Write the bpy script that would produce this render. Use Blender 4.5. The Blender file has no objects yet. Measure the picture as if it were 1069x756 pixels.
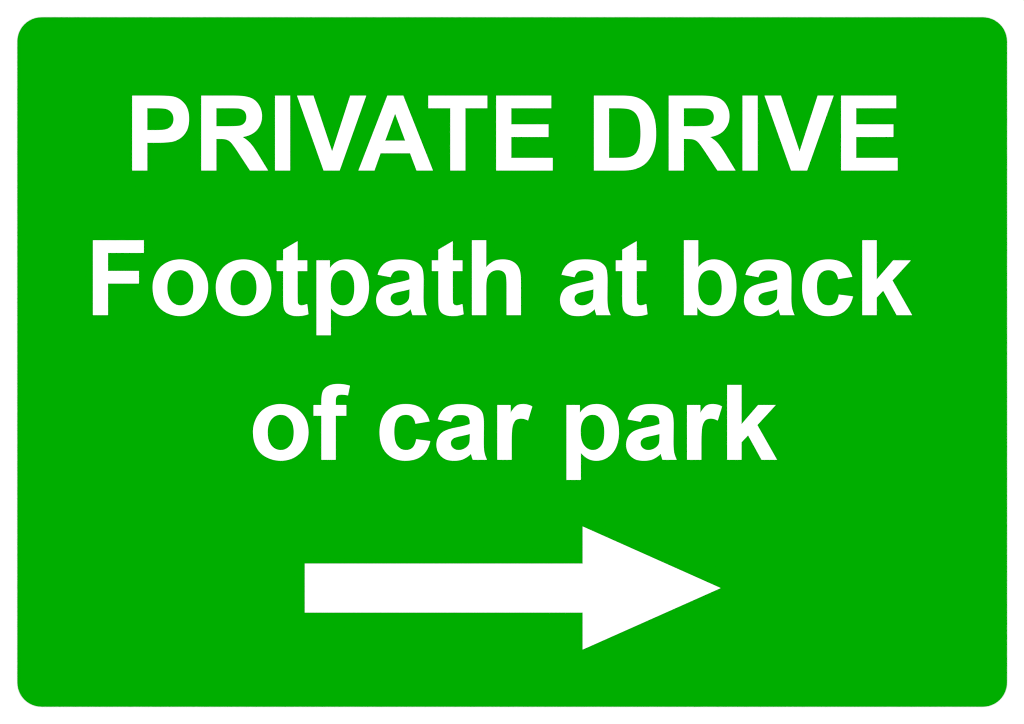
import bpy, math
from mathutils import Vector

# ------------------------------------------------------------------ scale
# The sign artwork is A3: 420 mm across 1069 layout units, drawn on the sign's own plane.
U = 0.420 / 1069.0
W, H = 1069.0, 756.0
CZ = 1.50                       # height of the sign's centre
PANEL_T = 0.0003                # printed metal sheet
FILM_T = 0.00012                # cut vinyl letters

sc = bpy.context.scene
col = sc.collection


def P(x, y):
    """layout units on the sign face -> metres on the wall plane (x, z)"""
    return ((x - W / 2) * U, (H / 2 - y) * U)


# -------------------------------------------------------------- materials
GREEN_ALBEDO = 0.3228


def material(name, rgb, rough, seed):
    m = bpy.data.materials.new(name)
    m.use_nodes = True
    nt = m.node_tree
    b = nt.nodes['Principled BSDF']
    b.inputs['Base Color'].default_value = (*rgb, 1)
    b.inputs['Specular IOR Level'].default_value = 0.0
    tc = nt.nodes.new('ShaderNodeTexCoord')
    no = nt.nodes.new('ShaderNodeTexNoise')
    no.inputs['Scale'].default_value = 900 + seed
    no.inputs['Detail'].default_value = 3
    nt.links.new(tc.outputs['Object'], no.inputs['Vector'])
    mr = nt.nodes.new('ShaderNodeMapRange')
    mr.inputs['To Min'].default_value = rough - 0.04
    mr.inputs['To Max'].default_value = rough
    nt.links.new(no.outputs['Fac'], mr.inputs['Value'])
    nt.links.new(mr.outputs['Result'], b.inputs['Roughness'])
    return m


WHITE_WALL = material('white_wall_paint', (0.82, 0.82, 0.82), 1.0, 0)
GREEN = material('green_sign_print', (0.0, GREEN_ALBEDO, 0.0), 1.0, 37)
VINYL = material('white_vinyl', (0.82, 0.82, 0.82), 1.0, 71)


# ---------------------------------------------------------------- shapes
def sheet(name, rings, thick, y_front, mat, parent, origin=(0.0, 0.0)):
    """closed outlines in layout units (holes allowed) -> a solid sheet whose front face stands at y_front"""
    cu = bpy.data.curves.new(name + '_outline', 'CURVE')
    cu.dimensions = '2D'
    cu.fill_mode = 'BOTH'
    cu.extrude = thick / 2
    ox, oz = P(*origin) if origin != (0.0, 0.0) else (0.0, 0.0)
    for r in rings:
        sp = cu.splines.new('POLY')
        sp.points.add(len(r) - 1)
        for p, (x, y) in zip(sp.points, r):
            px, pz = P(x, y)
            p.co = (px - ox, pz - oz, 0, 1)
        sp.use_cyclic_u = True
    tmp = bpy.data.objects.new(name + '_outline', cu)
    col.objects.link(tmp)
    dg = bpy.context.evaluated_depsgraph_get()
    me = bpy.data.meshes.new_from_object(tmp.evaluated_get(dg))
    bpy.data.objects.remove(tmp)
    bpy.data.curves.remove(cu)
    for v in me.vertices:                                  # stand it up: outline plane -> x, z; thickness along y
        x, y, z = v.co
        v.co = (x, -z, y)
    me.name = name
    me.materials.clear()
    me.materials.append(mat)
    o = bpy.data.objects.new(name, me)
    col.objects.link(o)
    o.parent = parent
    o.location = (ox, y_front + thick / 2, oz)
    return o


def empty(name, parent=None, loc=(0, 0, 0)):
    o = bpy.data.objects.new(name, None)
    o.empty_display_size = 0.05
    col.objects.link(o)
    o.parent = parent
    o.location = loc
    return o


def path(d, n=9):
    """letter outline (M L H V Q Z, absolute) -> rings of points in font units"""
    import re
    tok = re.findall(r'[MLHVQZ]|[|]|-?\d+\.?\d*', d)
    rings, cur, i, cmd, inner = [], [], 0, None, 0
    while i < len(tok):
        if tok[i] == '|':                                  # the stroke's inner edge starts or ends here
            inner = 1 - inner
            i += 1
            continue
        if tok[i].isalpha():
            cmd = tok[i]
            i += 1
            if cmd == 'Z':
                if cur[0][:2] == cur[-1][:2]:
                    cur.pop()
                rings.append(cur)
                cur, inner = [], 1              # a second outline is a counter: an inner edge
                continue
        f = lambda k: float(tok[i + k])
        if cmd == 'M':
            cur = [(f(0), f(1), inner)]; i += 2; cmd = 'L'
        elif cmd == 'L':
            cur.append((f(0), f(1), inner)); i += 2
        elif cmd == 'H':
            cur.append((f(0), cur[-1][1], inner)); i += 1
        elif cmd == 'V':
            cur.append((cur[-1][0], f(0), inner)); i += 1
        elif cmd == 'Q':
            (x0, y0), (x1, y1), (x2, y2) = cur[-1][:2], (f(0), f(1)), (f(2), f(3))
            for k in range(1, n + 1):
                t = k / n
                cur.append(((1 - t) ** 2 * x0 + 2 * t * (1 - t) * x1 + t * t * x2,
                            (1 - t) ** 2 * y0 + 2 * t * (1 - t) * y1 + t * t * y2, inner))
            i += 4
    return rings


# bold grotesque letter shapes: (advance width, outline)
GLYPH = {
    'P': (1366, "M149 0V1466H624Q894 1466 976 1444Q1102 1411 1187 1300.5Q1272 1190 1272 1015Q1272 880 1223 788Q1174 696 1098.5 643.5Q1023 591 945 574Q839 553 638 553H445V0ZM445 1218V802H607Q782 802 841 825Q900 848 933.5 897Q967 946 967 1011Q967 1091 920 1143Q873 1195 801 1208Q748 1218 588 1218Z"),
    'R': (1479, "M150 0V1466H773Q1008 1466 1114.5 1426.5Q1221 1387 1285 1286Q1349 1185 1349 1055Q1349 890 1252 782.5Q1155 675 962 647Q1058 591 1120.5 524Q1183 457 1289 286L1468 0H1114L900 319Q786 490 744 534.5Q702 579 655 595.5Q608 612 506 612H446V0ZM446 846H665Q878 846 931 864Q984 882 1014 926Q1044 970 1044 1036Q1044 1110 1004.5 1155.5Q965 1201 893 1213Q857 1218 677 1218H446Z"),
    'I': (569, "M147 0V1466H443V0Z"),
    'V': (1366, "M523 0L-1 1466H320L691 381L1050 1466H1364L839 0Z"),
    'A': (1479, "M1471 0H1149L1021 333H435L314 0H0L571 1466H884ZM926 580L724 1124L526 580Z"),
    'T': (1251, "M478 0V1218H43V1466H1208V1218H774V0Z"),
    'E': (1366, "M149 0V1466H1236V1218H445V893H1181V646H445V247H1264V0Z"),
    'D': (1479, "M148 1466H689Q872 1466 968 1438Q1097 1400 1189 1303Q1281 1206 1329 1065.5Q1377 925 1377 719Q1377 538 1332 407Q1277 247 1175 148Q1098 73 967 31Q869 0 705 0H148ZM444 1218V247H665Q789 247 844 261Q916 279 963.5 322Q1011 365 1041 463.5Q1071 562 1071 732Q1071 902 1041 993Q1011 1084 957 1135Q903 1186 820 1204Q758 1218 577 1218Z"),
    'F': (1251, "M151 0V1466H1156V1218H447V871H1059V623H447V0Z"),
    'o': (1251, "M82 546Q82 686 151 817Q220 948 346.5 1017Q473 1086 629 1086Q870 1086 1024 929.5Q1178 773 1178 534Q1178 293 1022.5 134.5Q867 -24 631 -24Q485 -24 352.5 42Q220 108 151 235.5Q82 363 82 546ZM370 531Q370 373 445 289Q520 205 630 205Q740 205 814.5 289Q889 373 889 533Q889 689 814.5 773Q740 857 630 857Q520 857 445 773Q370 689 370 531Z"),
    't': (682, "M634 1062V838H442V410Q442 280 447.5 258.5Q453 237 472.5 223Q492 209 520 209Q559 209 633 236L657 18Q559 -24 435 -24Q359 -24 298 1.5Q237 27 208.5 67.5Q180 108 169 177Q160 226 160 375V838H31V1062H160V1273L442 1437V1062Z"),
    'p': (1251, "M139 1062H401V906Q452 986 539 1036Q626 1086 732 1086Q917 1086 1046 941Q1175 796 1175 537Q1175 271 1045 123.5Q915 -24 730 -24Q642 -24 570.5 11Q499 46 420 131V-404H139ZM417 549Q417 370 488 284.5Q559 199 661 199Q759 199 824 277.5Q889 356 889 535Q889 702 822 783Q755 864 656 864Q553 864 485 784.5Q417 705 417 549Z"),
    'a': (1139, "M357 738L102 784Q145 938 250 1012Q355 1086 562 1086Q750 1086 842 1041.5Q934 997 971.5 928.5Q1009 860 1009 677L1006 349Q1006 209 1019.5 142.5Q1033 76 1070 0H792Q781 28 765 83Q758 108 755 116Q683 46 601 11Q519 -24 426 -24Q262 -24 167.5 65Q73 154 73 290Q73 380 116 450.5Q159 521 236.5 558.5Q314 596 460 624Q657 661 733 693V721Q733 802 693 836.5Q653 871 542 871Q467 871 425 841.5Q383 812 357 738ZM733 510Q679 492 562 467Q445 442 409 418Q354 379 354 319Q354 260 398 217Q442 174 510 174Q586 174 655 224Q706 262 722 317Q733 353 733 454Z"),
    'h': (1251, "M428 1466V927Q564 1086 753 1086Q850 1086 928 1050Q1006 1014 1045.5 958Q1085 902 1099.5 834Q1114 766 1114 623V0H833V561Q833 728 817 773Q801 818 760.5 844.5Q720 871 659 871Q589 871 534 837Q479 803 453.5 734.5Q428 666 428 532V0H147V1466Z"),
    'b': (1251, "M134 0V1466H415V938Q545 1086 723 1086Q917 1086 1044 945.5Q1171 805 1171 542Q1171 270 1041.5 123Q912 -24 727 -24Q636 -24 547.5 21.5Q459 67 395 156V0ZM413 554Q413 389 465 310Q538 198 659 198Q752 198 817.5 277.5Q883 357 883 528Q883 710 817 790.5Q751 871 648 871Q547 871 480 792.5Q413 714 413 554Z"),
    'c': (1139, "M1073 748|L796 698Q782 781 732.5 823Q683 865 604 865Q499 865 436.5 792.5Q374 720 374 550Q374 361 437.5 283Q501 205 608 205Q688 205 739 250.5Q790 296 811 407|L1087 360Q1044 170 922 73Q800 -24 595 -24Q362 -24 223.5 123Q85 270 85 530Q85 793 224 939.5Q363 1086 600 1086Q794 1086 908.5 1002.5Q1023 919 1073 748Z"),
    'k': (1139, "M137 0V1466H418V688L747 1062H1093L730 674L1119 0H816L549 477L418 340V0Z"),
    'f': (682, "M24 1062H180V1142Q180 1276 208.5 1342Q237 1408 313.5 1449.5Q390 1491 507 1491Q627 1491 742 1455L704 1259Q637 1275 575 1275Q514 1275 487.5 1246.5Q461 1218 461 1137V1062H671V841H461V0H180V841H24Z"),
    'r': (797, "M416 0H135V1062H396V911Q463 1018 516.5 1052Q570 1086 637 1086Q735 1086 824 1034|L741 789Q667 834 605 834Q545 834 504.5 802Q464 770 440 686.5Q416 603 416 337Z"),
}
# heights of the letters' bars and bows on the sign: font units -> layout units above the baseline
EDGE = {
    'P': [(0, 0), (553, 29), (802, 42), (1218, 65), (1466, 78)],
    'R': [(0, 0), (612, 33), (846, 46), (1218, 65), (1466, 78)],
    'I': [(0, 0), (1466, 78)],
    'V': [(0, 0), (381, 19.6), (1466, 78)],
    'A': [(0, 0), (333, 18), (580, 31), (1124, 59.5), (1466, 78)],
    'T': [(0, 0), (1218, 65), (1466, 78)],
    'E': [(0, 0), (247, 13), (646, 35), (893, 48), (1218, 65), (1466, 78)],
    'D': [(0, 0), (247, 13), (1218, 65), (1466, 78)],
    'F': [(0, 0), (623, 33), (871, 46), (1218, 65), (1466, 78)],
    'o': [(-24, -1), (1086, 58)],
    'c': [(-24, -1), (1086, 58)],
    'p': [(-404, -21), (-24, -1), (1062, 57), (1086, 58)],
    'b': [(-24, -1), (0, 0), (1086, 58), (1466, 78)],
    'a': [(-24, -1), (0, 0), (871, 46.8), (1086, 58)],
    'h': [(0, 0), (871, 47), (1062, 57), (1086, 58), (1466, 78)],
    't': [(-24, -1), (209, 10), (838, 46), (1062, 57), (1437, 77)],
    'f': [(0, 0), (841, 46), (1062, 57), (1275, 68), (1491, 79)],
    'k': [(0, 0), (1062, 57), (1466, 78)],
    'r': [(0, 0), (1062, 57), (1086, 58)],
}
INNER = {
    'o': [(205, 10), (857, 47)],
    'c': [(205, 10), (865, 47)],
    'p': [(199, 10), (864, 47)],
    'b': [(198, 10), (871, 47)],
    'a': [(174, 10), (510, 27)],
    'r': [(337, 18), (789, 41), (834, 43)],
}


def height(ch, y, inner):
    tab = INNER.get(ch, EDGE[ch]) if inner else EDGE[ch]
    for (a, ya), (b, yb) in zip(tab, tab[1:]):
        if y <= b:
            break
    return ya + (y - a) / (b - a) * (yb - ya)


NUDGE = {'I': -15, 'T': 13, 't': 5, 'f': 5, 'r': 4, 'p': 3}        # side bearings
KERN = {'VA': -152, 'AT': -152}
SX = 108.0 / 2048.0
CASE = lambda ch: 'capital' if ch.isupper() else 'small'

# ---------------------------------------------------------------- setting
def slab(name, x0, x1, z0, z1, y0, y1, mat):
    v = [(x, y, z) for x in (x0, x1) for y in (y0, y1) for z in (z0, z1)]
    f = [(0, 1, 3, 2), (4, 6, 7, 5), (0, 4, 5, 1), (2, 3, 7, 6), (0, 2, 6, 4), (1, 5, 7, 3)]
    me = bpy.data.meshes.new(name)
    me.from_pydata(v, [], f)
    me.materials.append(mat)
    o = bpy.data.objects.new(name, me)
    col.objects.link(o)
    return o


wall = slab('background', -2.5, 2.5, CZ - 1.5, CZ + 1.5, 0.0, 0.05, WHITE_WALL)
wall['kind'] = 'structure'

# ------------------------------------------------------------------- sign
sign = empty('direction_sign', None, (0, 0, CZ))
sign['label'] = 'green direction sign with rounded corners, white bold lettering and a white arrow pointing right'
sign['category'] = 'sign'


def rounded(x0, y0, x1, y1, r, n=12):
    pts = []
    for cx, cy, a0 in ((x1 - r, y0 + r, -90), (x1 - r, y1 - r, 0), (x0 + r, y1 - r, 90), (x0 + r, y0 + r, 180)):
        for k in range(n + 1):
            a = math.radians(a0 + 90 * k / n)
            pts.append((cx + r * math.cos(a), cy + r * math.sin(a)))
    return pts


sheet('panel', [rounded(18.0, 18.0, 1051.4, 738.0, 25.3)], PANEL_T, -PANEL_T, GREEN, sign)

Y_FILM = -PANEL_T - FILM_T
for text, x, base in (('PRIVATE DRIVE', 130.24, 178.0),
                      ('Footpath at back', 89.09, 329.0),
                      ('of car park', 259.85, 480.0)):
    line = empty('lettering', sign)
    line['label'] = 'white bold lettering that reads ' + text
    for i, ch in enumerate(text):
        if ch == ' ':
            x += 569 * SX
            continue
        adv, d = GLYPH[ch]
        rings = [[(x + (px + NUDGE.get(ch, 0)) * SX, base - height(ch, py, e)) for px, py, e in r] for r in path(d)]
        o = sheet('letter', rings, FILM_T, Y_FILM, VINYL, line, origin=(x + adv * SX / 2, base))
        o['label'] = 'white %s letter %s' % (CASE(ch), ch)
        x += (adv + KERN.get(text[i:i + 2], 0)) * SX

arrow = sheet('arrow', [[(318.2, 588.5), (608.3, 588.5), (608.3, 549.8), (752.2, 614), (608.3, 678.1), (608.3, 639.5), (318.2, 639.5)]],
              FILM_T, Y_FILM, VINYL, sign, origin=(535, 614))
arrow['label'] = 'white arrow pointing right'

# ----------------------------------------------------------------- camera
cam = bpy.data.cameras.new('camera')
cam.sensor_fit = 'HORIZONTAL'
cam.sensor_width = 36.0
DIST = 1.30                                             # from the lettering to the lens
cam.lens = 36.0 * DIST / (W * U)
cam.clip_start = 0.05
cam.clip_end = 100
co = bpy.data.objects.new('camera', cam)
col.objects.link(co)
co.location = (0, Y_FILM - DIST, CZ)
co.rotation_euler = (math.radians(90), 0, 0)
sc.camera = co

# ------------------------------------------------------------------ light
w = bpy.data.worlds.new('World')
sc.world = w
w.use_nodes = True
bg = w.node_tree.nodes['Background']
bg.inputs['Color'].default_value = (1, 1, 1, 1)
bg.inputs['Strength'].default_value = 1.14


def lamp(name, loc, size, power):
    l = bpy.data.lights.new(name, 'AREA')
    l.shape = 'RECTANGLE'
    l.size, l.size_y = size
    l.energy = power
    o = bpy.data.objects.new(name, l)
    col.objects.link(o)
    o.location = loc
    o.rotation_euler = (Vector((0, 0, CZ)) - Vector(loc)).to_track_quat('-Z', 'Y').to_euler()


for s in (-1, 1):                                       # two unseen area lights, added to the even surround for form
    lamp('added_soft_light', (s * 3.0, -3.6, CZ), (1.6, 1.6), 25)

# ----------------------------------------------------------------- render
sc.render.engine = 'CYCLES'
sc.cycles.filter_width = 1.05
sc.cycles.max_bounces = 4
sc.render.dither_intensity = 0
vs = sc.view_settings
sc.display_settings.display_device = 'sRGB'
vs.view_transform = 'Standard'
vs.look = 'None'
vs.exposure = 0
vs.gamma = 1
